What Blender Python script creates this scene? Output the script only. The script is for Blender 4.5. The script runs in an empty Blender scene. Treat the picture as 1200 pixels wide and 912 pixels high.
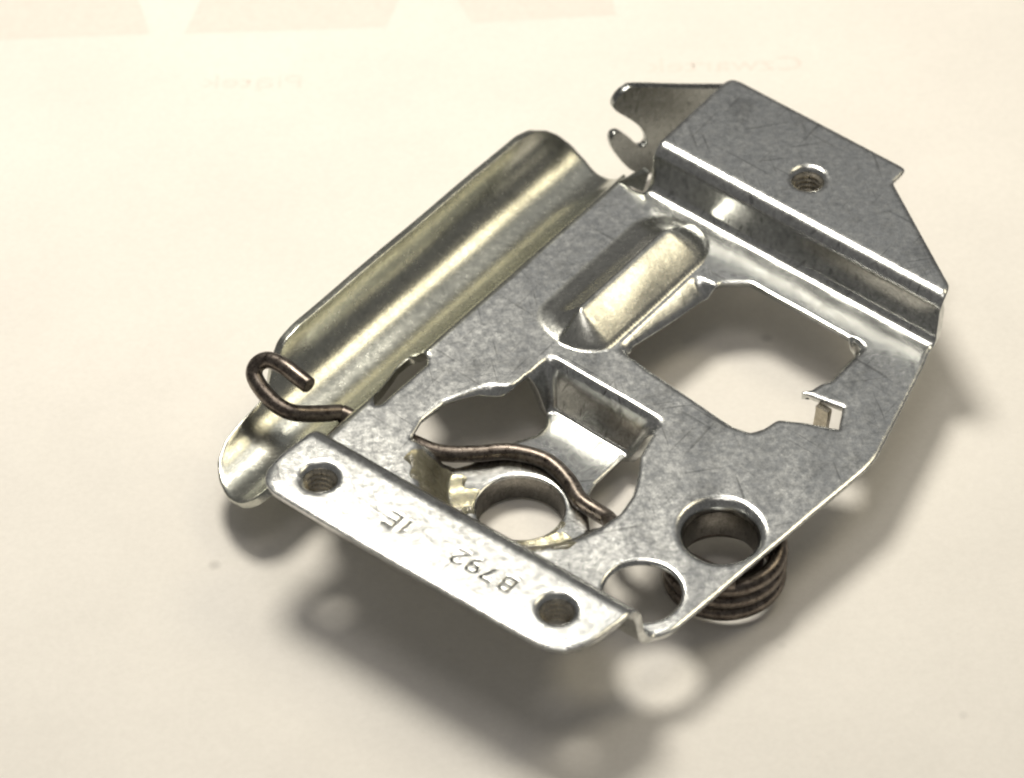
import bpy, math, random
import numpy as np
from mathutils import Vector
from mathutils.geometry import delaunay_2d_cdt

MM = 0.001                      # every dimension below is in millimetres
scene = bpy.context.scene
COL = scene.collection
rng = np.random.default_rng(7)
random.seed(7)

# ------------------------------------------------------------------ camera
H = 8.0                         # height of the plate's top face above the paper
ELEV = math.radians(44.0)
DIST = 400.0
PXMM = 10.9
cam_d = bpy.data.cameras.new('camera')
cam = bpy.data.objects.new('camera', cam_d)
COL.objects.link(cam)
cam.location = Vector((0, -DIST * math.cos(ELEV), H + DIST * math.sin(ELEV))) * MM
cam.rotation_euler = (math.pi / 2 - ELEV, 0, 0)
cam_d.sensor_width = 36.0
cam_d.lens = PXMM * DIST / 1200.0 * 36.0
cam_d.clip_start = 0.02
cam_d.clip_end = 20.0
cam_d.dof.use_dof = True
cam_d.dof.focus_distance = 0.398
cam_d.dof.aperture_fstop = 32.0
scene.camera = cam

# ------------------------------------------------------------------ world and lamps
world = bpy.data.worlds.new('World')
scene.world = world
world.use_nodes = True
bg = world.node_tree.nodes['Background']
bg.inputs[0].default_value = (1.0, 0.97, 0.93, 1)
bg.inputs[1].default_value = 0.155


def lamp(name, loc, target, size, radiance, color, size_y=None):
    d = bpy.data.lights.new(name, 'AREA')
    if size_y:
        d.shape = 'RECTANGLE'
        d.size = size * MM
        d.size_y = size_y * MM
        area = size * size_y * MM * MM
    else:
        d.shape = 'DISK'
        d.size = size * MM
        area = math.pi * (size * MM / 2) ** 2
    d.energy = radiance * math.pi * area
    d.color = color
    o = bpy.data.objects.new(name, d)
    COL.objects.link(o)
    o.location = Vector(loc) * MM
    v = (Vector(target) - Vector(loc))
    o.rotation_euler = v.to_track_quat('-Z', 'Y').to_euler()
    return o


lamp('desk_lamp_back', (-48, 118, 275), (-20, 15, 0), 98, 32.5, (1.0, 0.94, 0.82))
lamp('desk_lamp_top', (5, -35, 370), (0, 0, 0), 130, 2.8, (1.0, 0.94, 0.87))
lamp('desk_lamp_near', (15, 55, 148), (0, -20, 0), 30, 2.4, (1.0, 0.97, 0.92))
lamp('warm_lamp_right', (200, 112, 320), (0, 0, 0), 140, 4.4, (1.0, 0.88, 0.62))
lamp('ceiling_bounce_fill', (0, 500, 900), (0, 0, 0), 1300, 0.17, (0.97, 0.99, 1.0), 900)  # added fill in place of ceiling bounce, gives the plate a grey reflection

scene.view_settings.view_transform = 'Standard'
scene.view_settings.look = 'None'
scene.view_settings.exposure = 0.0
scene.view_settings.gamma = 1.0
scene.view_settings.use_curve_mapping = False
scene.render.engine = 'CYCLES'
scene.cycles.use_denoising = True
scene.cycles.filter_width = 2.2
scene.cycles.max_bounces = 10

# ------------------------------------------------------------------ frame of the bracket
UA, VA = math.radians(-40.2), math.radians(52.6)
UH = np.array([math.cos(UA), math.sin(UA), 0.0])
VH = np.array([math.cos(VA), math.sin(VA), 0.0])
ORG = np.array([13.436, 34.0585, H])


def P3(a, b, z):
    """plate coordinates (a along the raised strip, b along the trough) to millimetres"""
    a = np.asarray(a, float); b = np.asarray(b, float); z = np.asarray(z, float)
    return ORG + a[..., None] * UH + b[..., None] * VH + z[..., None] * np.array([0, 0, 1.0])


def sstep(t):
    t = np.clip(t, 0, 1)
    return t * t * (3 - 2 * t)


def smin(x, y, k):
    h = np.clip(0.5 + 0.5 * (y - x) / k, 0, 1)
    return y * (1 - h) + x * h - k * h * (1 - h)


# ------------------------------------------------------------------ materials
def new_mat(name):
    m = bpy.data.materials.new(name)
    m.use_nodes = True
    nt = m.node_tree
    return m, nt, nt.nodes['Principled BSDF']


def N(nt, kind, **kw):
    n = nt.nodes.new(kind)
    for k, v in kw.items():
        setattr(n, k, v)
    return n


def coords(nt, scale):
    tc = N(nt, 'ShaderNodeTexCoord')
    mp = N(nt, 'ShaderNodeMapping')
    mp.inputs['Scale'].default_value = scale
    nt.links.new(tc.outputs['Object'], mp.inputs['Vector'])
    return mp.outputs['Vector']


def noise(nt, vec, scale, detail=3, rough=0.55):
    n = N(nt, 'ShaderNodeTexNoise')
    n.inputs['Scale'].default_value = scale
    n.inputs['Detail'].default_value = detail
    n.inputs['Roughness'].default_value = rough
    nt.links.new(vec, n.inputs['Vector'])
    return n.outputs['Fac']


def ramp(nt, fac, p0, c0, p1, c1):
    r = N(nt, 'ShaderNodeValToRGB')
    r.color_ramp.elements[0].position = p0
    r.color_ramp.elements[1].position = p1
    for e, c in zip(r.color_ramp.elements, (c0, c1)):
        e.color = (c, c, c, 1) if not isinstance(c, tuple) else (*c, 1)
    nt.links.new(fac, r.inputs['Fac'])
    return r.outputs['Color']


def mul(nt, a, b, fac=1.0, mode='MULTIPLY'):
    m = N(nt, 'ShaderNodeMix', data_type='RGBA', blend_type=mode)
    m.inputs['Factor'].default_value = fac
    for s, v in ((6, a), (7, b)):
        if isinstance(v, tuple):
            m.inputs[s].default_value = (*v, 1)
        else:
            nt.links.new(v, m.inputs[s])
    return m.outputs[2]


def zinc(name, base, r0, r1, mottle=0.6, scratch=0.38):
    m, nt, p = new_mat(name)
    v = coords(nt, (1000, 1000, 1000))
    # mottled zinc: soft patches, fine dark specks, thin scratches in two directions
    patch = ramp(nt, noise(nt, v, 1.4, 10, 0.72), 0.30, 1 - 0.62 * mottle, 0.68, 1.0)
    speck = ramp(nt, noise(nt, v, 5.0, 4, 0.75), 0.32, 1 - 0.55 * mottle, 0.55, 1.0)
    c = mul(nt, patch, speck)
    # dull handling stains with outlines of their own, here and there
    stain = ramp(nt, noise(nt, v, 0.16, 7, 0.70), 0.36, 1 - 0.42 * mottle, 0.47, 1.0)
    c = mul(nt, c, stain)
    for ang, sc in ((0.62, 1.0), (-0.85, 0.8), (1.35, 0.9), (-0.2, 1.1)):
        tc = N(nt, 'ShaderNodeTexCoord')
        rot = N(nt, 'ShaderNodeMapping')
        rot.inputs['Rotation'].default_value = (0, 0, ang)
        mp = N(nt, 'ShaderNodeMapping')
        mp.inputs['Scale'].default_value = (2600 * sc, 110 * sc, 500)
        nt.links.new(tc.outputs['Object'], rot.inputs['Vector'])
        nt.links.new(rot.outputs['Vector'], mp.inputs['Vector'])
        ln = noise(nt, mp.outputs['Vector'], 1.0, 2, 0.4)
        c = mul(nt, c, ramp(nt, ln, 0.26, 1 - scratch, 0.33, 1.0))
    att = N(nt, 'ShaderNodeAttribute', attribute_name='stamp')
    inv = ramp(nt, att.outputs['Fac'], 0.15, 1.0, 0.9, 0.22)
    c = mul(nt, c, inv)
    col = mul(nt, c, base)
    nt.links.new(col, p.inputs['Base Color'])
    p.inputs['Metallic'].default_value = 1.0
    rr = ramp(nt, noise(nt, v, 1.3, 5, 0.7), 0.35, r1, 0.65, r0)
    nt.links.new(rr, p.inputs['Roughness'])
    b = N(nt, 'ShaderNodeBump')
    b.inputs['Strength'].default_value = 0.35
    b.inputs['Distance'].default_value = 0.00004
    nt.links.new(noise(nt, v, 1.8, 5, 0.7), b.inputs['Height'])
    nt.links.new(b.outputs['Normal'], p.inputs['Normal'])
    return m


M_ZINC = zinc('zinc_plated_steel', (0.80, 0.81, 0.79), 0.17, 0.27)
M_TROUGH = zinc('darkened_trough_zinc', (0.60, 0.605, 0.54), 0.20, 0.28, 0.40, 0.10)  # same sheet's zinc, base darkened to hold down light bouncing inside the trough
M_RIB = zinc('toned_down_rib_zinc', (0.64, 0.645, 0.605), 0.20, 0.28, 0.45, 0.15)  # same sheet's zinc, base lowered so the rib's lit face does not wash out
M_ARM = zinc('shaded_arm_steel', (0.40, 0.41, 0.40), 0.20, 0.30, 0.5)  # darker copy of the zinc, paints in the shade on the arm
M_EDGE = zinc('shaded_collar_steel', (0.36, 0.34, 0.31), 0.28, 0.42, 0.8)  # colour lowered to stand in for the shade inside the hole collars

M_THREAD = zinc('oily_thread_steel', (0.62, 0.57, 0.47), 0.22, 0.34, 0.5)

M_WIRE, nt, p = new_mat('brown_spring_wire')
v = coords(nt, (1000, 1000, 1000))
nt.links.new(mul(nt, ramp(nt, noise(nt, v, 1.1, 6, 0.75), 0.35, (0.085, 0.068, 0.056), 0.66, (0.27, 0.235, 0.205)), ramp(nt, noise(nt, v, 6.0, 3, 0.7), 0.32, 0.55, 0.5, 1.0)), p.inputs['Base Color'])
p.inputs['Metallic'].default_value = 0.95
nt.links.new(ramp(nt, noise(nt, v, 2.2, 3, 0.6), 0.3, 0.24, 0.7, 0.42), p.inputs['Roughness'])

M_GREASE, nt, p = new_mat('yellowish_grease')
v = coords(nt, (1000, 1000, 1000))
nt.links.new(ramp(nt, noise(nt, v, 0.9, 4, 0.6), 0.3, (0.42, 0.39, 0.27), 0.7, (0.66, 0.62, 0.47)), p.inputs['Base Color'])
p.inputs['Roughness'].default_value = 0.14
p.inputs['Transmission Weight'].default_value = 0.85
p.inputs['IOR'].default_value = 1.46
b = N(nt, 'ShaderNodeBump')
b.inputs['Strength'].default_value = 0.6
b.inputs['Distance'].default_value = 0.0002
nt.links.new(noise(nt, v, 1.4, 4, 0.6), b.inputs['Height'])
nt.links.new(b.outputs['Normal'], p.inputs['Normal'])

M_PAPER, nt, p = new_mat('cream_paper')
v = coords(nt, (1000, 1000, 1000))
fib = ramp(nt, noise(nt, v, 1.6, 6, 0.7), 0.3, (0.835, 0.805, 0.755), 0.7, (0.890, 0.860, 0.810))
smu = ramp(nt, noise(nt, v, 0.035, 4, 0.6), 0.35, 0.945, 0.65, 1.0)
vd = coords(nt, (420, 420, 420))
dot = N(nt, 'ShaderNodeTexVoronoi')
dot.inputs['Scale'].default_value = 0.16
nt.links.new(vd, dot.inputs['Vector'])
dots = ramp(nt, dot.outputs['Distance'], 0.018, 0.80, 0.06, 1.0)
nt.links.new(mul(nt, mul(nt, fib, smu), dots), p.inputs['Base Color'])
p.inputs['Roughness'].default_value = 0.85
p.inputs['Specular IOR Level'].default_value = 0.15
b = N(nt, 'ShaderNodeBump')
b.inputs['Strength'].default_value = 0.25
b.inputs['Distance'].default_value = 0.00006
nt.links.new(noise(nt, v, 2.2, 5, 0.7), b.inputs['Height'])
nt.links.new(b.outputs['Normal'], p.inputs['Normal'])


def ink(name, col):
    m, nt, p = new_mat(name)
    v = coords(nt, (1000, 1000, 1000))
    nt.links.new(mul(nt, ramp(nt, noise(nt, v, 1.2, 5, 0.7), 0.3, 0.94, 0.7, 1.03), col), p.inputs['Base Color'])
    p.inputs['Roughness'].default_value = 0.85
    p.inputs['Specular IOR Level'].default_value = 0.15
    return m


M_INK = ink('show_through_red_ink', (0.838, 0.768, 0.712))
M_HEAD = ink('show_through_tan_ink', (0.800, 0.762, 0.708))


# ------------------------------------------------------------------ mesh helpers
def link(name, verts, faces, mat, parent=None, smooth=True, normals=None):
    me = bpy.data.meshes.new(name)
    me.from_pydata([tuple(x) for x in np.asarray(verts, float) * MM], [], [tuple(int(i) for i in f) for f in faces])
    me.update()
    if smooth:
        me.polygons.foreach_set('use_smooth', [len(p.vertices) <= 4 for p in me.polygons])
    me.materials.append(mat)
    if normals is not None:
        me.normals_split_custom_set_from_vertices([tuple(n) for n in normals])
    o = bpy.data.objects.new(name, me)
    COL.objects.link(o)
    if parent is not None:
        o.parent = parent
    return o


def catmull(pts, n=14):
    pts = [np.array(p, float) for p in pts]
    q = [2 * pts[0] - pts[1]] + pts + [2 * pts[-1] - pts[-2]]
    out = []
    for i in range(1, len(q) - 2):
        for k in range(n):
            t = k / n
            p0, p1, p2, p3 = q[i - 1], q[i], q[i + 1], q[i + 2]
            out.append(0.5 * (2 * p1 + (p2 - p0) * t + (2 * p0 - 5 * p1 + 4 * p2 - p3) * t * t + (3 * p1 - p0 - 3 * p2 + p3) * t ** 3))
    out.append(pts[-1])
    return np.array(out)


def tube(path, r, sides=14):
    path = np.asarray(path, float)
    T = np.gradient(path, axis=0)
    T /= np.linalg.norm(T, axis=1)[:, None]
    n = np.cross(T[0], [0.3, 0.2, 1.0]); n /= np.linalg.norm(n)
    V, Fc = [], []
    m = len(path)
    rad = np.full(m, r)
    for i in range(m):
        n = n - T[i] * (n @ T[i]); n /= np.linalg.norm(n)
        bn = np.cross(T[i], n)
        for k in range(sides):
            t = 2 * math.pi * k / sides
            V.append(path[i] + rad[i] * (n * math.cos(t) + bn * math.sin(t)))
    for i in range(m - 1):
        for k in range(sides):
            k2 = (k + 1) % sides
            Fc.append((i * sides + k, i * sides + k2, (i + 1) * sides + k2, (i + 1) * sides + k))
    # slightly chamfered cut ends
    for end, i, s in ((0, 0, -1), (1, m - 1, 1)):
        base = len(V)
        for k in range(sides):
            V.append(path[i] + (V[i * sides + k] - path[i]) * 0.86 + T[i] * s * 0.10)
        for k in range(sides):
            k2 = (k + 1) % sides
            f = (i * sides + k, i * sides + k2, base + k2, base + k)
            Fc.append(f if end else f[::-1])
        cap = tuple(base + k for k in range(sides))
        Fc.append(cap if end else cap[::-1])
    return V, Fc


def revolve(profile, ca, cb, z0=0.0, seg=48, fa=1.0):
    """profile [(r, z)...] turned round the vertical axis at plate coordinates (ca, cb); z relative to the plate"""
    c = P3(np.array(ca), np.array(cb), np.array(z0))
    V, Fc = [], []
    m = len(profile)
    for k in range(seg):
        t = 2 * math.pi * k / seg
        for r, z in profile:
            V.append(c + np.array([r * math.cos(t), r * math.sin(t), z]))
    for k in range(seg):
        k2 = (k + 1) % seg
        for i in range(m - 1):
            Fc.append((k * m + i, k2 * m + i, k2 * m + i + 1, k * m + i + 1))
    return V, Fc


# ------------------------------------------------------------------ sheet paper on the table
# ground plane = paper, gently uneven
def paper_z(x, y):
    return (0.20 * np.sin(x * 0.045 + 0.7) * np.cos(y * 0.06 + 0.4) + 0.06 * np.sin(x * 0.11 - y * 0.09)
            + 0.05 * np.sin(x * 0.23 + y * 0.19 + 1.3) * np.sin(x * 0.05 - 0.8) - 0.17)


def build_paper():
    xs = np.linspace(-105, 105, 84); ys = np.linspace(-95, 120, 86)
    X, Y = np.meshgrid(xs, ys)
    Z = paper_z(X, Y) - 0.16
    V = np.stack([X, Y, Z], -1).reshape(-1, 3)
    w = len(xs)
    Fc = [(j * w + i, j * w + i + 1, (j + 1) * w + i + 1, (j + 1) * w + i) for j in range(len(ys) - 1) for i in range(w - 1)]
    return link('paper', V, Fc, M_PAPER)


paper = build_paper()
paper['kind'] = 'structure'
paper['label'] = 'cream sheet of paper with faint mirrored weekday names showing through'


def drape(me_co):
    return [Vector((c[0], c[1], (paper_z(c[0] / MM, c[1] / MM) - 0.16 + 0.012) * MM)) for c in me_co]


def cell(poly):
    """flat printed area lying on the paper: subdivided strip between bottom and top edge"""
    (x0, y0), (x1, y1), (x2, y2), (x3, y3) = poly
    V, Fc = [], []
    n, m = 24, 8
    for j in range(m + 1):
        t = j / m
        for i in range(n + 1):
            s = i / n
            x = (x0 * (1 - s) + x1 * s) * (1 - t) + (x3 * (1 - s) + x2 * s) * t
            y = (y0 * (1 - s) + y1 * s) * (1 - t) + (y3 * (1 - s) + y2 * s) * t
            V.append((x, y, paper_z(x, y) - 0.16 + 0.012))
    for j in range(m):
        for i in range(n):
            a = j * (n + 1) + i
            Fc.append((a, a + 1, a + n + 2, a + n + 1))
    return V, Fc



def part_of_paper(name, V, Fc, mat):
    o = link(name, V, Fc, mat, paper)
    return o


# tan table-header cells of the calendar printed on the other side
for poly in ([(-75, 69.6), (-44.5, 71.3), (-46.8, 80), (-75, 80)],
             [(-40.3, 71.4), (-15.5, 72.8), (-13.6, 80), (-38.2, 80)],
             [(-5.0, 73.7), (12.9, 75.0), (12.3, 80), (-7.4, 80)]):
    part_of_paper('printed_header_cell', *cell(poly), M_HEAD)


def printed_word(text, x0, x1, y0, y1, cap):
    """mirrored word (it shows through from the other side), first letter at x1"""
    cu = bpy.data.curves.new('word', 'FONT')
    cu.body = text
    cu.size = 1.0
    cu.resolution_u = 3
    ob = bpy.data.objects.new('word', cu)
    COL.objects.link(ob)
    dg = bpy.context.evaluated_depsgraph_get()
    dg.update()
    me = bpy.data.meshes.new_from_object(ob.evaluated_get(dg))
    bpy.data.objects.remove(ob)
    co = np.array([v.co[:] for v in me.vertices])
    w = co[:, 0].max() - co[:, 0].min()
    t = (co[:, 0] - co[:, 0].min()) / w
    x = x1 + (x0 - x1) * t
    y = y1 + (y0 - y1) * t + co[:, 1] / 0.72 * cap
    V = np.stack([x, y, paper_z(x, y) - 0.16 + 0.012], -1)
    Fc = [tuple(p.vertices)[::-1] for p in me.polygons]
    bpy.data.meshes.remove(me)
    return part_of_paper('printed_word', V, Fc, M_INK)


printed_word('Pi\u0105tek', -37.6, -25.5, 60.9, 61.1, 2.5)
printed_word('Czwartek', 16.3, 35.3, 64.0, 64.6, 2.7)

# ------------------------------------------------------------------ the bracket: one stamped steel sheet
bracket = bpy.data.objects.new('metal_bracket', None)
bracket.empty_display_size = 0.02
COL.objects.link(bracket)
bracket['label'] = 'stamped zinc-plated steel bracket with brown torsion spring lying on cream paper'
bracket['category'] = 'bracket'

THICK = 1.0
A0 = -0.7                                   # trough bend starts here
RB, PHI, RC = 1.3, math.radians(60), 6.0    # trough: lip bend, its angle, trough radius
BF = -0.55                                  # raised flange bend starts here
RISE, WALL = 5.6, math.radians(80)          # height and steepness of both raised parts


def chan(s):
    s = np.asarray(s, float)
    L1 = RB * PHI
    w1, z1 = RB * np.sin(s / RB), -RB * (1 - np.cos(s / RB))
    w0, z0 = RB * math.sin(PHI), -RB * (1 - math.cos(PHI))
    wc, zc = w0 + RC * math.sin(PHI), z0 + RC * math.cos(PHI)
    te = math.radians(85)
    th = np.minimum(-PHI + (s - L1) / RC, te)
    ex = np.maximum(s - L1 - RC * (te + PHI), 0)
    w2 = wc + RC * np.sin(th) + ex * math.cos(te)
    z2 = zc - RC * np.cos(th) + ex * math.sin(te)
    return np.where(s < L1, w1, w2), np.where(s < L1, z1, z2)


class Joggle:
    """profile of a step up by RISE, by arc length s: hollow bend r1, wall, round bend r2, flat"""
    def __init__(self, r1, r2):
        self.r1, self.r2 = r1, r2
        self.lw = (RISE - (r1 + r2) * (1 - math.cos(WALL))) / math.sin(WALL)
        self.la = r1 * WALL
        self.lb = self.la + self.lw
        self.lc = self.lb + r2 * WALL
        self.run = float(self(self.lc)[0])
        self.dl = self.lc - self.run

    def __call__(self, s):
        s = np.asarray(s, float)
        r1, r2 = self.r1, self.r2
        x1, z1 = r1 * np.sin(s / r1), r1 * (1 - np.cos(s / r1))
        xa, za = r1 * math.sin(WALL), r1 * (1 - math.cos(WALL))
        x2, z2 = xa + (s - self.la) * math.cos(WALL), za + (s - self.la) * math.sin(WALL)
        xb, zb = xa + self.lw * math.cos(WALL), za + self.lw * math.sin(WALL)
        t = np.clip((s - self.lb) / r2, 0, WALL)
        x3, z3 = xb + r2 * (math.sin(WALL) - np.sin(WALL - t)), zb + r2 * (np.cos(WALL - t) - math.cos(WALL))
        ex = np.maximum(s - self.lc, 0)
        return (np.where(s < self.la, x1, np.where(s < self.lb, x2, x3 + ex)),
                np.where(s < self.la, z1, np.where(s < self.lb, z2, z3)))


FAR, NEAR = Joggle(1.4, 1.9), Joggle(1.0, 2.6)


def BN(a):
    return -53.5 + 0.041 * (np.asarray(a, float) - 20)


# stamped characters, as strokes in a 1 x 1.5 cell
GL = {'B': [[(0, 0), (0, 1.5), (.7, 1.5), (.95, 1.3), (.95, 1.0), (.7, .8), (0, .8)], [(.7, .8), (1, .6), (1, .2), (.7, 0), (0, 0)]],
      '7': [[(0, 1.5), (1, 1.5), (.4, 0)]],
      '9': [[(1, .95), (.8, .7), (.3, .7), (0, .95), (0, 1.25), (.3, 1.5), (.75, 1.5), (1, 1.25), (1, .8), (.75, .2), (.4, 0)]],
      '2': [[(0, 1.2), (.2, 1.5), (.75, 1.5), (1, 1.25), (.95, .95), (0, 0), (1, 0)]],
      '1': [[(.25, 1.2), (.6, 1.5), (.6, 0)]],
      'E': [[(1, 1.5), (0, 1.5), (0, 0), (1, 0)], [(0, .78), (.8, .78)]]}
STROKES = []
for ch, ca in (('B', 30.25), ('7', 28.05), ('9', 26.1), ('2', 24.2), ('1', 17.25), ('E', 15.45)):
    cb = -61.35 + 0.041 * (ca - 20)
    for st in GL[ch]:
        for (x0, y0), (x1, y1) in zip(st[:-1], st[1:]):
            k = 1.22
            q = [(ca - (x - 0.5) * k, cb - (y - 0.75) * k) for x, y in ((x0, y0), (x1, y1))]
            STROKES.append(q)


def seg_dist(px, py, ax, ay, bx, by):
    dx, dy = bx - ax, by - ay
    t = np.clip(((px - ax) * dx + (py - ay) * dy) / max(dx * dx + dy * dy, 1e-9), 0, 1)
    return np.hypot(px - ax - t * dx, py - ay - t * dy)


TAPPED = [(5.76, -61.87, 'strip'), (36.18, -60.23, 'strip'), (19.26, 8.22, 'flange')]
CSK = (40.05, -36.88)
ROUND = (38.6, -48.8)
SEAT_C, SEAT_R = (18.0, -42.3), 12.6
ZF = -5.0                                   # floor of the recessed seat
SEAT_H = (18.9, -44.4)
RIB_H = 2.7


def rib_field(a, b):
    """0 on the outline of the rib, 1 on its ridge: a rounded bar with conical ends"""
    b = np.where(b < -18.5, -18.5 + (b + 18.5) * 1.35, b)      # the near end is the steeper one
    qx = np.abs(a - 9.55) - (5.2 - 4.9)
    qy = np.abs(b + 14.8) - (13.6 - 4.9)
    d = np.minimum(np.maximum(qx, qy), 0) + np.hypot(np.maximum(qx, 0), np.maximum(qy, 0)) - 4.9
    return -d / 5.2


def seat_field(a, b):
    r = np.hypot(a - SEAT_C[0], b - SEAT_C[1])
    circ = (SEAT_R - r) / 4.0
    far = (-27.7 - b) / 2.6
    left = (a - 9.6) / 2.6
    right = (26.3 - a) / 2.9
    far_f = smin(far, smin(left, right, 0.3), 0.45)
    w = sstep((b + 36.0) / 3.0)
    return far_f * w + circ * (1 - w)


def seat_prof(s):
    c = 0.6
    return np.where(s < c, s * s / (2 * c), s - c / 2) / (1 - c / 2)


def plate_z(a, b):
    z = np.zeros_like(a)
    # embossed rib
    f = rib_field(a, b)
    g = np.clip(f, 0, 1)
    g = np.clip((1.06 - np.sqrt((1 - g) ** 2 + 0.0036) - 0.058) , 0, 1)
    conv = np.sin(g * math.pi / 2)
    side = sstep((a - 9.2) / 0.8)            # the side facing the window bulges, the other is straight
    prof = (0.30 * g + 0.70 * g ** 2.6) * (1 - side) + (0.60 * g + 0.40 * conv) * side
    z = z + RIB_H * (prof) * (sstep(g / 0.24) * (1 - side) + sstep(g / 0.10) * side)
    # window edge beside the rib rolled down
    t = np.clip((a - 15.0) / 2.3, 0, 1.3)
    z = z - 1.35 * t ** 1.15 * sstep((b + 22.9) / 1.8) * sstep((-7.3 - b) / 1.6) * (a < 19)
    # window edge on the far right rolled down
    t = np.clip((37.1 - a) / 1.5, 0, 1.2)
    z = z - 1.5 * t ** 2 * sstep((b + 12.4) / 1.5) * (a > 34.6) * sstep((-4.4 - b) / 1.0)
    # recessed seat
    s = np.clip(seat_field(a, b), 0, 1)
    z = z + ZF * seat_prof(s)
    z = z + 0.55 * np.clip((-30.4 - b) / 8.0, 0, 1) * sstep((s - 0.75) / 0.25)      # its floor rises a little towards the round hole
    # flared and tapped holes
    r = np.hypot(a - CSK[0], b - CSK[1])
    z = z - 1.5 * (1 - np.sqrt(np.clip(1 - ((5.15 - r).clip(0) / 1.32) ** 2, 0, 1)))
    r = np.hypot(a - ROUND[0], b - ROUND[1])
    z = z - 0.22 * np.clip((4.45 - r) / 0.45, 0, 1) ** 2
    # the sheet is never perfectly flat
    z = z + 0.035 * np.sin(a * 0.31 + 1.0) * np.sin(b * 0.23 + 0.4) + 0.02 * np.sin(a * 0.8 + b * 0.55)
    return z


def flat_dimples(a, bt, kind):
    z = np.zeros_like(a)
    for ca, cb, k in TAPPED:
        if k == kind:
            r = np.hypot(a - ca, bt - cb)
            z = z - 0.36 * np.clip((2.55 - r) / 0.83, 0, 1) ** 2
    return z


def sheet(a, b):
    """unrolled sheet coordinates -> 3-D top face (mm)"""
    a = np.asarray(a, float); b = np.asarray(b, float)
    w, zc = chan(np.maximum(A0 - a, 0))
    ch = a < A0
    A = np.where(ch, A0 - w, a)
    sf = b - BF
    xf, zf = FAR(np.maximum(sf, 0))
    fl = (sf > 0) & ~ch
    sn = BN(a) - b
    xn, zn = NEAR(np.maximum(sn, 0))
    stp = (sn > 0) & ~ch
    B = np.where(fl, BF + xf, np.where(stp, BN(a) - xn, b))
    z = np.where(ch, zc, np.where(fl, zf + flat_dimples(a, B, 'flange'), np.where(stp, zn + flat_dimples(a, B, 'strip'), plate_z(a, b))))
    # trough: small dents and a slight bow
    z = z + np.where(ch, 0.05 * np.sin(b * 0.35) * np.clip((A0 - a) / 4, 0, 1), 0)
    # the strip leans a few degrees down towards its free edge
    z = z - np.where(stp, -0.004 * np.clip(sn - NEAR.lc, 0, 20), 0)
    z = z + np.where(stp, 0.04 * np.sin(a * 0.25 + 0.5) * np.clip(sn / 6, 0, 1), 0)
    # stamped characters
    stamp = np.zeros_like(a)
    box = stp & (a > 14) & (a < 32) & (B < -59) & (B > -64)
    if box.any():
        d = np.full(box.sum(), 9.0)
        for (x0, y0), (x1, y1) in STROKES:
            d = np.minimum(d, seg_dist(a[box], B[box], x0, y0, x1, y1))
        stamp[box] = sstep((0.145 - d) / 0.10)
        z = z - 0.10 * stamp
    return P3(A, B, z), stamp


def us(b):      # sheet b on the flange for a true b on its flat top
    return b + FAR.dl


def un(b):      # sheet b on the strip for a true b on its flat top
    return b - NEAR.dl


def resample(pts, step, closed=True):
    pts = [np.array(p, float) for p in pts]
    out = []
    n = len(pts)
    for i in range(n if closed else n - 1):
        p, q = pts[i], pts[(i + 1) % n]
        k = max(1, int(round(np.linalg.norm(q - p) / step)))
        out += [p + (q - p) * j / k for j in range(k)]
    return np.array(out)


def round_poly(pts, radii, step=0.35):
    """polygon with filleted corners, resampled"""
    n = len(pts)
    out = []
    for i in range(n):
        p0, p1, p2 = (np.array(pts[(i + k) % n], float) for k in (-1, 0, 1))
        r = radii[i] if isinstance(radii, (list, tuple)) else radii
        d0, d1 = p0 - p1, p2 - p1
        l0, l1 = np.linalg.norm(d0), np.linalg.norm(d1)
        d0 /= l0; d1 /= l1
        ang = math.acos(np.clip(d0 @ d1, -1, 1))
        if r <= 0 or ang > 3.05:
            out.append(p1); continue
        t = min(r / math.tan(ang / 2), l0 * 0.48, l1 * 0.48)
        a, b = p1 + d0 * t, p1 + d1 * t
        k = max(3, int(t * 2 / step))
        for j in range(k + 1):
            s = j / k
            out.append(a * (1 - s) ** 2 + 2 * p1 * s * (1 - s) + b * s * s)
    return resample(out, step)


def circle(c, r, n):
    t = np.arange(n) * 2 * math.pi / n
    return np.stack([c[0] + r * np.cos(t), c[1] + r * np.sin(t)], -1)


def world_circle(ca, cb, r, n, back=lambda a, b: b):
    """a circle that is round in millimetres although a and b are not quite square to each other"""
    t = np.arange(n) * 2 * math.pi / n
    Minv = np.linalg.inv(np.array([[UH[0], VH[0]], [UH[1], VH[1]]]))
    d = np.stack([r * np.cos(t), r * np.sin(t)], -1) @ Minv.T
    a, b = ca + d[:, 0], cb + d[:, 1]
    return np.stack([a, [back(x, y) for x, y in zip(a, b)]], -1)


def C(s):
    return A0 - s


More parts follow.
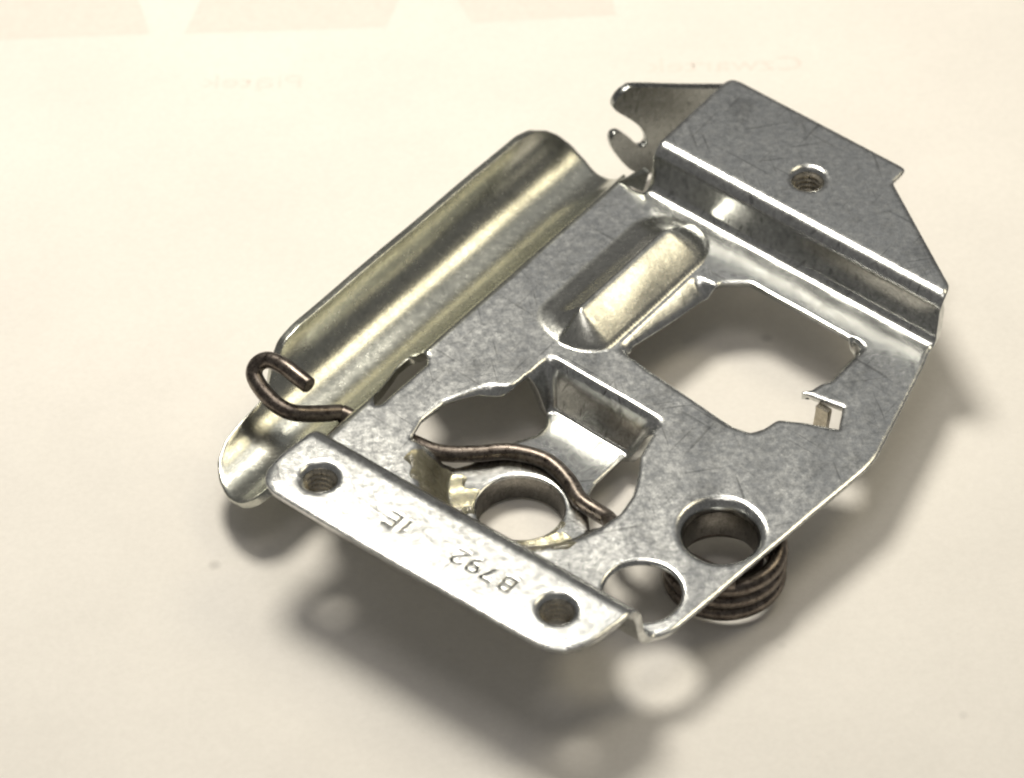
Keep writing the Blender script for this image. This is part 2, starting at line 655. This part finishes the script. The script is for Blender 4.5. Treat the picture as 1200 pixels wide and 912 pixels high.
outer = [
    # trough, far end
    (C(1.2), 1.2), (C(4.2), 1.6), (C(7.2), 2.1), (C(9.4), 2.85), (C(11.7), 2.9), (C(13.6), 2.0), (C(15.1), 0.5), (C(16.2), -1.4), (C(16.75), -4.0),
    # its rim, the step down, the near end
    (C(16.85), -24), (C(16.85), -43.6), (C(16.4), -46.2), (C(15.1), -48.2), (C(13.4), -50.2), (C(12.6), -52.6), (C(12.3), -56.2), (C(11.9), -58.7),
    (C(10.8), -61.0), (C(9.2), -62.5), (C(7.0), -63.7), (C(4.8), -64.1), (C(2.6), -63.4), (C(1.4), -61.6), (C(1.0), -58.6), (C(0.9), -55.4), (0.1, -54.75),
    # strip
    (0.75, un(-57.6)), (0.45, un(-62.0)), (0.7, un(-64.4)), (1.6, un(-65.9)), (2.9, un(-66.45)), (6.1, un(-66.4)), (23.5, un(-65.75)), (34.3, un(-65.25)),
    (36.6, un(-65.1)), (38.5, un(-64.75)), (40.0, un(-63.9)), (41.0, un(-62.6)), (41.6, un(-61.0)), (42.2, un(-57.2)), (42.35, -54.3),
    # plate, near corner and right side
    (42.75, -53.4), (43.6, -52.3), (44.2, -51.0), (44.4, -49.4), (45.13, -40.06), (46.26, -27.66), (46.98, -19.8), (46.85, -17.6), (43.05, -2.7), (42.5, -1.2),
    # flange
    (42.2, 1.2), (41.85, us(2.6)), (41.4, us(3.9)), (27.1, us(13.8)), (27.15, us(16.2)), (26.8, us(16.7)), (3.2, us(16.9)), (2.3, us(16.6)), (2.05, us(15.6)),
    (2.35, us(2.4)), (2.5, 1.6), (2.4, -0.4), (1.5, -0.75), (0.3, -0.6), (A0 - 0.2, 0.3)]
outer = resample(outer, 0.33)


# smooth the outline a little so that corners are not knife sharp
def relax(p, it=2):
    for _ in range(it):
        p = 0.25 * np.roll(p, 1, 0) + 0.5 * p + 0.25 * np.roll(p, -1, 0)
    return p


outer = relax(outer, 2)

window = round_poly([(17.35, -9.0), (18.2, -6.6), (20.6, -4.6), (33.8, -4.7), (35.7, -5.2), (35.75, -8.0), (36.3, -11.3), (35.75, -13.9), (35.0, -14.9), (39.9, -13.9), (41.4, -16.9),
                     (37.9, -18.5), (35.4, -19.9), (35.0, -22.0), (34.2, -23.4), (32.2, -23.9), (19.5, -22.9), (16.6, -22.3), (16.0, -20.6), (16.85, -13.8)],
                    [0.5, 1.0, 1.6, 0.6, 0.5, 0, 0.8, 0.1, 0.1, 0.12, 0.15, 0.1, 0.8, 1, 0.8, 0.8, 1, .6, .5, 0], 0.28)
open_left = round_poly([(6.0, -47.3), (5.15, -44.3), (5.4, -41.0), (7.35, -37.4), (9.4, -35.4), (9.85, -34.4), (10.0, -31.9), (11.2, -31.3), (12.3, -31.15), (13.35, -32.9), (13.5, -34.6), (12.4, -36.9), (11.7, -39.4), (10.6, -42.9), (9.0, -45.6), (7.2, -47.2)],
                       [0.15, 1, 1, 1, .6, .4, .2, .5, .3, .8, .8, 1, 1, 1, 1, .5], 0.25)
open_right = round_poly([(26.1, -30.1), (27.0, -33.6), (28.3, -35.6), (29.8, -38.7), (30.3, -41.6), (29.5, -44.6), (28.0, -43.6), (25.6, -41.0), (23.6, -38.9), (22.9, -36.4), (22.75, -30.9), (24.2, -30.55)],
                        [.2, 1, 1, 1, 1, .4, .4, 1, .8, .4, .2, .4], 0.25)
slot = round_poly([(0.3, -37.5), (-0.3, -36.7), (A0 - 2.4, -35.7), (A0 - 4.2, -35.9), (A0 - 4.3, -38.0), (A0 - 3.3, -40.8), (A0 - 2.0, -43.6), (-0.2, -46.2), (0.3, -45.4)], [.4, .5, .8, .8, .8, .8, .8, .3, .3], 0.25)
holes = [window, open_left, open_right, slot,
         world_circle(*SEAT_H, 4.75, 72), world_circle(*CSK, 3.85, 64), world_circle(*ROUND, 4.05, 64)]
for ca, cb, k in TAPPED:
    if k == 'strip':
        holes.append(world_circle(ca, cb, 1.72, 40, lambda a, b: un(b)))
    else:
        holes.append(world_circle(ca, cb, 1.72, 40, lambda a, b: us(b)))
loops = [outer] + holes


def inside(poly, x, y):
    r = np.zeros(len(x), bool)
    n = len(poly)
    for i in range(n):
        x0, y0 = poly[i]; x1, y1 = poly[(i + 1) % n]
        if y0 == y1:
            continue
        c = ((y0 > y) != (y1 > y)) & (x < (x1 - x0) * (y - y0) / (y1 - y0) + x0)
        r ^= c
    return r


def grid(a0, a1, b0, b1, sa, sb):
    na, nb = max(1, int((a1 - a0) / sa)), max(1, int((b1 - b0) / sb))
    xs = a0 + (np.arange(na) + 0.5) * (a1 - a0) / na
    ys = b0 + (np.arange(nb) + 0.5) * (b1 - b0) / nb
    X, Y = np.meshgrid(xs, ys)
    X = X + (np.arange(nb) % 2)[:, None] * 0.5 * (a1 - a0) / na * 0.999 - 0.25 * (a1 - a0) / na
    return np.stack([X.ravel(), Y.ravel()], -1)


boxes = []      # later boxes win
boxes.append((-20, 50, -80, 30, 0.50, 0.45))
boxes.append((A0 - 18, A0 - 1.5, -66, 4, 0.30, 0.55))
boxes.append((3.5, 16, -27, 0 + BF - 0.2, 0.26, 0.26))
boxes.append((14.5, 19.0, -24, -5, 0.22, 0.26))
boxes.append((33.8, 42.5, -20.5, -3.5, 0.26, 0.26))
boxes.append((4, 32, -53.8, -26.5, 0.25, 0.25))
boxes.append((A0 - 1.5, A0 + 0.15, -60, 4, 0.13, 0.5))
boxes.append((0.6, 46, BF - 0.15, BF + FAR.la + 0.1, 0.5, 0.11))
boxes.append((0.6, 46, BF + FAR.la + 0.1, BF + FAR.lb - 0.1, 0.55, 0.40))
boxes.append((0.6, 46, BF + FAR.lb - 0.1, BF + FAR.lc + 0.2, 0.5, 0.11))
boxes.append((0, 46, -54.6 - NEAR.lc - 0.3, -52.6, 0.45, 0.13))
boxes.append((CSK[0] - 5.4, CSK[0] + 5.4, CSK[1] - 5.4, CSK[1] + 5.4, 0.2, 0.2))
boxes.append((ROUND[0] - 4.9, ROUND[0] + 4.9, ROUND[1] - 4.6, ROUND[1] + 4.9, 0.25, 0.25))
for ca, cb, k in TAPPED:
    cc = un(cb) if k == 'strip' else us(cb)
    boxes.append((ca - 2.8, ca + 2.8, cc - 2.8, cc + 2.8, 0.2, 0.2))
boxes.append((14.5, 31.4, un(-62.6), un(-59.7), 0.085, 0.085))
pts = np.zeros((0, 3))
for a0, a1, b0, b1, sa, sb in boxes:
    g = grid(a0, a1, b0, b1, sa, sb)
    keep = ~((pts[:, 0] > a0 - .5 * sa) & (pts[:, 0] < a1 + .5 * sa) & (pts[:, 1] > b0 - .5 * sb) & (pts[:, 1] < b1 + .5 * sb))
    pts = np.concatenate([pts[keep], np.concatenate([g, np.full((len(g), 1), min(sa, sb))], 1)])
ok = inside(outer, pts[:, 0], pts[:, 1])
for h in holes:
    ok &= ~inside(h, pts[:, 0], pts[:, 1])
pts = pts[ok]
dmin = np.full(len(pts), 99.0)
for lp in loops:
    nx = np.roll(lp, -1, 0)
    for p, q in zip(lp, nx):
        m = (np.abs(pts[:, 0] - p[0]) < 1.2) & (np.abs(pts[:, 1] - p[1]) < 1.2)
        if m.any():
            dmin[m] = np.minimum(dmin[m], seg_dist(pts[m, 0], pts[m, 1], p[0], p[1], q[0], q[1]))
pts = pts[dmin > np.minimum(0.85, np.maximum(pts[:, 2] * 0.8, 0.16) + 0.55 * (pts[:, 2] > 0.15))]


def loop_dist(x, y, lim=1.2):
    d = np.full(len(x), 9.0)
    for lp in loops:
        for p, q in zip(lp, np.roll(lp, -1, 0)):
            m = (np.abs(x - p[0]) < lim) & (np.abs(y - p[1]) < lim)
            if m.any():
                d[m] = np.minimum(d[m], seg_dist(x[m], y[m], p[0], p[1], q[0], q[1]))
    return d


# rows of points just inside every cut edge, so that the rolled edge of the punched sheet can be shaped
extra = []
for k, lp in enumerate(loops):
    tg = np.roll(lp, -1, 0) - np.roll(lp, 1, 0)
    tg /= np.linalg.norm(tg, axis=1)[:, None]
    ar = 0.5 * np.sum(lp[:, 0] * np.roll(lp[:, 1], -1) - np.roll(lp[:, 0], -1) * lp[:, 1])
    inw = np.stack([-tg[:, 1], tg[:, 0]], -1) * (1 if ar > 0 else -1) * (1 if k == 0 else -1)
    for off in (0.13, 0.28, 0.46, 0.68):
        q = lp + inw * off
        extra.append(np.concatenate([q, np.full((len(q), 1), off)], 1))
extra = np.concatenate(extra)
ok = inside(outer, extra[:, 0], extra[:, 1])
for h in holes:
    ok &= ~inside(h, extra[:, 0], extra[:, 1])
extra = extra[ok]
extra = extra[loop_dist(extra[:, 0], extra[:, 1]) > extra[:, 2] * 0.93]
pts = np.concatenate([pts, extra])

allp = np.concatenate(loops + [pts[:, :2]])
edges, k = [], 0
loop_idx = []
for lp in loops:
    n = len(lp)
    edges += [(k + i, k + (i + 1) % n) for i in range(n)]
    loop_idx.append(np.arange(k, k + n))
    k += n
cv, ce, cf, ov, oe, of = delaunay_2d_cdt([Vector(p) for p in allp], edges, [], 0, 1e-5)
cv = np.array([v[:] for v in cv])
tri = np.array([f for f in cf])
cen = cv[tri].mean(1)
ok = inside(outer, cen[:, 0], cen[:, 1])
for h in holes:
    ok &= ~inside(h, cen[:, 0], cen[:, 1])
tri = tri[ok]
# boundary edges of what is left, oriented as in their triangle
d1 = cv[tri[:, 1]] - cv[tri[:, 0]]; d2 = cv[tri[:, 2]] - cv[tri[:, 0]]
flip = d1[:, 0] * d2[:, 1] - d1[:, 1] * d2[:, 0] < 0
tri[flip] = tri[flip][:, ::-1]
# (a, b) is right-handed seen from above, so counter-clockwise faces look up
used = np.unique(tri)
remap = -np.ones(len(cv), int); remap[used] = np.arange(len(used))
cv = cv[used]; tri = remap[tri]
top, stamp = sheet(cv[:, 0], cv[:, 1])
nv = len(top)
edge_d = loop_dist(cv[:, 0], cv[:, 1])
near_edge = (cv[:, 1] < un(-63.5)) & (cv[:, 0] > A0)
roll = np.where(near_edge, 0.21 * np.clip(1 - edge_d / 1.25, 0, 1) ** 2, 0.13 * np.clip(1 - edge_d / 0.55, 0, 1) ** 2)
top[:, 2] -= roll
fn = np.cross(top[tri[:, 1]] - top[tri[:, 0]], top[tri[:, 2]] - top[tri[:, 0]])
vn = np.zeros_like(top)
for k in range(3):
    np.add.at(vn, tri[:, k], fn)
vn /= np.linalg.norm(vn, axis=1)[:, None] + 1e-12
es = {}
for t in tri:
    for i in range(3):
        e = (int(t[i]), int(t[(i + 1) % 3]))
        if (e[1], e[0]) in es:
            del es[(e[1], e[0])]
        else:
            es[e] = 1
bnd = list(es)
outd = np.zeros_like(top)
for i, j in bnd:
    t = top[j] - top[i]
    n = vn[i] + vn[j]
    o = np.cross(t, n)
    o /= np.linalg.norm(o) + 1e-12
    outd[i] += o; outd[j] += o
bv = sorted({i for e in bnd for i in e})
for i in bv:
    outd[i] /= np.linalg.norm(outd[i]) + 1e-12
bot = top - vn * THICK
V = [top, bot]
AB = [cv, cv]
faces = [tuple(t) for t in tri] + [tuple(nv + x for x in t[::-1]) for t in tri]
bidx = {i: k for k, i in enumerate(bv)}
nb = len(bv)
bva = np.array(bv)
rings = [(0.035, 0.075), (0.14, 0.115), (THICK - 0.14, 0.115), (THICK - 0.035, 0.075)]
for dz, do in rings:
    V.append(top[bva] - vn[bva] * dz + outd[bva] * do)
    AB.append(cv[bva])
V = np.concatenate(V); AB = np.concatenate(AB)


def ring_id(k, i):
    if k == 0:
        return i
    if k == 5:
        return nv + i
    return 2 * nv + (k - 1) * nb + bidx[i]


for i, j in bnd:
    for k in range(5):
        faces.append((ring_id(k, j), ring_id(k, i), ring_id(k + 1, i), ring_id(k + 1, j)))
stamp_all = np.zeros(len(V)); stamp_all[:nv] = stamp
# normals of the whole sheet, kept when it is cut into its named parts
nrm = np.zeros_like(V)
for f in faces:
    p = V[list(f[:3])]
    n = np.cross(p[1] - p[0], p[2] - p[0])
    if len(f) == 4:
        q = V[[f[0], f[2], f[3]]]
        n = n + np.cross(q[1] - q[0], q[2] - q[0])
    for i in f:
        nrm[i] += n
nrm /= np.linalg.norm(nrm, axis=1)[:, None] + 1e-12
fc = np.array([AB[list(f)].mean(0) for f in faces])
reg = np.zeros(len(faces), int)
reg[rib_field(fc[:, 0], fc[:, 1]) > 0] = 4
reg[(seat_field(fc[:, 0], fc[:, 1]) > 0.02) & (fc[:, 1] > -54.4) & (fc[:, 1] < -26) & (fc[:, 0] > 3) & (fc[:, 0] < 32)] = 5
reg[fc[:, 1] > BF] = 2
reg[fc[:, 1] < BN(fc[:, 0])] = 3
reg[fc[:, 0] < A0] = 1
sheet_parts = {}


def cut(name, rid, mat, parent):
    ids = np.nonzero(reg == rid)[0]
    fs = [faces[i] for i in ids]
    us_ = sorted({i for f in fs for i in f})
    mp = {i: k for k, i in enumerate(us_)}
    o = link(name, V[us_], [[mp[i] for i in f] for f in fs], mat, parent, normals=nrm[us_])
    at = o.data.attributes.new('stamp', 'FLOAT', 'POINT')
    at.data.foreach_set('value', stamp_all[us_].astype(np.float32))
    return o


plate = cut('base_plate', 0, M_ZINC, bracket)
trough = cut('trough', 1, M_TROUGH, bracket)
flange = cut('raised_flange', 2, M_ZINC, bracket)
strip = cut('raised_strip', 3, M_ZINC, bracket)
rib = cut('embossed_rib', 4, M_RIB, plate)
seat = cut('recessed_seat', 5, M_ZINC, plate)
trough['label'] = 'curved open trough with a warm bright highlight along the plate'
strip['label'] = 'raised strip stamped B792 1E with two tapped holes'

# collars drawn down round the two large holes
col = [(3.83, -1.25), (3.80, -1.6), (3.80, -4.4), (3.86, -4.55), (4.55, -4.55), (4.62, -4.4), (4.62, -1.9), (4.75, -1.6)]
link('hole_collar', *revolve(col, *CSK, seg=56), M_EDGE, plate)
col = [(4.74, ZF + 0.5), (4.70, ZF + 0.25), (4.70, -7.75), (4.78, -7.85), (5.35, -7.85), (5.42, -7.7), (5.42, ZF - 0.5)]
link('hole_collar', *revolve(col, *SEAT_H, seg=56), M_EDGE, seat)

# threads in the three tapped holes
for ca, cb, kind in TAPPED:
    prof = [(1.78, -0.50)]
    z = -0.62
    while z > -3.0:
        prof += [(1.76, z), (1.40, z - 0.28), (1.40, z - 0.36), (1.76, z - 0.64)]
        z -= 0.70
    prof += [(1.62, -3.5), (2.25, -3.5), (2.35, -3.0), (2.35, -1.2)]
    link('threaded_bush', *revolve(prof, ca, cb, RISE, seg=32), M_THREAD, flange if kind == 'flange' else strip, smooth=False)


# ------------------------------------------------------------------ hooked arm standing under the flange
def slab(outline, foot, turn, th):
    """outline [(x, z)...] in a vertical plane facing the viewer; th thick, edges softened"""
    p = np.array(outline, float)
    n = len(p)
    area = 0.5 * np.sum(p[:, 0] * np.roll(p[:, 1], -1) - np.roll(p[:, 0], -1) * p[:, 1])
    if area < 0:
        p = p[::-1]
    nx, pv = np.roll(p, -1, 0), np.roll(p, 1, 0)
    tg = nx - pv
    tg /= np.linalg.norm(tg, axis=1)[:, None]
    outw = np.stack([tg[:, 1], -tg[:, 0]], -1)
    V, Fc = [], []
    prof = [(0.0, -0.12), (0.035, -0.035), (0.12, 0.0), (th - 0.12, 0.0), (th - 0.035, -0.035), (th, -0.12)]
    for dy, do in prof:
        q = p + outw * do
        V += [(foot[0] + x * math.cos(turn) - dy * math.sin(turn), foot[1] + x * math.sin(turn) + dy * math.cos(turn), z + H) for x, z in q]
    m = len(prof)
    for k in range(m - 1):
        for i in range(n):
            j = (i + 1) % n
            Fc.append((k * n + j, k * n + i, (k + 1) * n + i, (k + 1) * n + j))
    Fc.append(tuple(range(n)))
    Fc.append(tuple((m - 1) * n + i for i in range(n))[::-1])
    return V, Fc


arm_pts = [(15.5, 1.7), (8.7, 4.35), (2.6, 6.85), (1.3, 6.95), (0.3, 6.4), (-0.35, 5.3), (-0.1, 4.3), (1.4, 2.7), (2.9, 1.0), (3.9, -0.7), (4.2, -2.0), (3.8, -2.6), (3.0, -2.2),
           (2.2, -1.05), (1.4, -0.1), (0.5, 0.8), (-0.3, 0.85), (-0.65, 0.0), (-0.2, -1.7), (0.8, -3.6), (2.2, -5.6), (4.0, -7.0), (7, -7.5), (12, -7.4), (16, -3)]
arm_c = catmull([(x, z, 0) for x, z in arm_pts], 5)[:, :2]
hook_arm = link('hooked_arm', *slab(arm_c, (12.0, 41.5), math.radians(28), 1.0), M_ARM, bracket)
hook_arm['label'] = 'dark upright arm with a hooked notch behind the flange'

# small folded gusset in the corner between plate, trough and flange wall
g = np.array([P3(np.array(a), np.array(b), np.array(z)) for a, b, z in ((-1.0, -0.9, 0.05), (1.5, 0.4, 2.5), (2.2, -0.5, 0.1), (2.3, 0.3, 2.4))])
gv = np.concatenate([g, g + VH * 0.35])
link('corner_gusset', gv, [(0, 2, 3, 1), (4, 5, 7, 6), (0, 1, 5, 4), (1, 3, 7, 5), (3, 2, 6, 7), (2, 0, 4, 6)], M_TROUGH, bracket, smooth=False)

# bent tab standing down beside the small notch of the window
def bar(path, w, t):
    V, Fc = [], []
    path = np.array(path, float)
    for a, b, z in path:
        for da, db in ((-w, -t), (w, -t), (w, t), (-w, t)):
            V.append(P3(np.array(a + da), np.array(b + db), np.array(z)))
    m = len(path)
    for i in range(m - 1):
        for k in range(4):
            k2 = (k + 1) % 4
            Fc.append((i * 4 + k, i * 4 + k2, (i + 1) * 4 + k2, (i + 1) * 4 + k))
    Fc.append((3, 2, 1, 0)); Fc.append(tuple((m - 1) * 4 + k for k in range(4)))
    return V, Fc


link('bent_tab', *bar([(37.9, -14.75, -0.7), (37.9, -14.7, -1.3), (37.75, -14.6, -2.6), (37.5, -14.5, -4.6), (37.4, -14.5, -6.2)], 0.8, 0.4), M_THREAD, plate, smooth=False)

# ------------------------------------------------------------------ torsion spring
spring = bpy.data.objects.new('torsion_spring', None)
spring.empty_display_size = 0.01
COL.objects.link(spring)
spring.parent = bracket
spring['label'] = 'brown wire torsion spring with a coil, a wavy arm and a hook'
WR = 0.93
cx = P3(np.array(CSK[0] + 0.4), np.array(CSK[1] + 0.45), np.array(0.0))
turns, pitch, cr = 3.35, 1.78, 5.6
th = np.linspace(0, 2 * math.pi * turns, 170)
th0 = math.radians(150)
z = -7.05 + pitch * th / (2 * math.pi)
path = np.stack([cx[0] + cr * np.cos(th0 + th), cx[1] + cr * np.sin(th0 + th), H + np.minimum(z, -1.9)], -1)
link('coil', *tube(path, WR, 14), M_WIRE, spring)
end = path[-1]
wavy = [end, (P3(np.array(31.0), np.array(-41.6), np.array(-2.3))), P3(np.array(27.7), np.array(-40.6), np.array(-3.3)), P3(np.array(23.9), np.array(-40.2), np.array(-3.55)), P3(np.array(20.9), np.array(-38.7), np.array(-3.6)),
        P3(np.array(17.3), np.array(-38.0), np.array(-3.6)), P3(np.array(13.5), np.array(-39.4), np.array(-3.6)), P3(np.array(10.8), np.array(-42.1), np.array(-3.5)), P3(np.array(7.8), np.array(-44.7), np.array(-3.2)),
        P3(np.array(4.6), np.array(-46.0), np.array(-2.5)), P3(np.array(1.0), np.array(-47.2), np.array(-2.1)), P3(np.array(-3.25), np.array(-48.2), np.array(-1.5))]
link('arm', *tube(catmull(wavy, 12), WR, 14), M_WIRE, spring)
hook = [(-3.25, -48.2, -1.5), (-4.73, -50.47, -0.8), (-6.23, -52.56, 0.0), (-8.08, -53.23, 0.5), (-10.26, -53.11, 1.2), (-11.96, -52.54, 2.0), (-12.21, -51.64, 2.8), (-11.26, -50.83, 3.4),
        (-9.22, -50.73, 3.7), (-7.12, -50.88, 3.6), (-5.32, -50.97, 3.4)]
link('hook', *tube(catmull([P3(np.array(a), np.array(b), np.array(z)) for a, b, z in hook], 10), WR, 14), M_WIRE, spring)

# ------------------------------------------------------------------ grease smeared in the seat
def grease(mask, name='grease_smear'):
    xs = np.arange(4, 32, 0.10); ys = np.arange(-54, -36, 0.10)
    A, B = np.meshgrid(xs, ys)
    T = mask(A, B)
    T = np.where(T > 0, 0.09 * np.tanh(T * 14) + T * 0.9, T * 4)
    sd = np.clip(seat_field(A, B), 0, 1)
    Z = ZF * seat_prof(sd) + 0.55 * np.clip((-30.4 - B) / 8.0, 0, 1) * sstep((sd - 0.75) / 0.25) + np.clip(T, -0.4, 1.0)
    okv = (T > -0.3) & ~inside(open_left, A.ravel(), B.ravel()).reshape(A.shape) & ~inside(open_right, A.ravel(), B.ravel()).reshape(A.shape)
    Pn = P3(A, B, Z)
    w = len(xs)
    ids = -np.ones(A.shape, int); Vv = []; Fc = []
    for j in range(len(ys) - 1):
        for i in range(w - 1):
            q = [(j, i), (j, i + 1), (j + 1, i + 1), (j + 1, i)]
            if all(okv[p] for p in q):
                for p in q:
                    if ids[p] < 0:
                        ids[p] = len(Vv); Vv.append(Pn[p])
                Fc.append([ids[p] for p in q])
    return link(name, Vv, Fc, M_GREASE, seat)


def lumps(A, B, ph):
    return (0.5 * np.sin(A * 1.3 + ph) * np.cos(B * 1.1 + ph * 2) + 0.30 * np.sin(A * 2.1 - B * 1.6 + ph) + 0.10 * np.cos(A * 3.6 + B * 3.0 + ph * 3))


def m_left(A, B):
    r = np.hypot(A - SEAT_H[0], B - SEAT_H[1])
    core = 1 - np.hypot((A - 11.5) / 4.6, (B + 48.2) / 3.4)
    return np.minimum(0.38 * core + 0.16 * lumps(A, B, 0.3), (r - 5.0) * 0.5) - 0.02


def m_right(A, B):
    r = np.hypot(A - SEAT_H[0], B - SEAT_H[1])
    core = 1 - np.hypot((A - 24.5) / 4.2, (B + 47.6) / 3.6)
    return np.minimum(0.40 * core + 0.16 * lumps(A, B, 1.9), (r - 4.7) * 0.5) - 0.02


grease(m_left); grease(m_right)
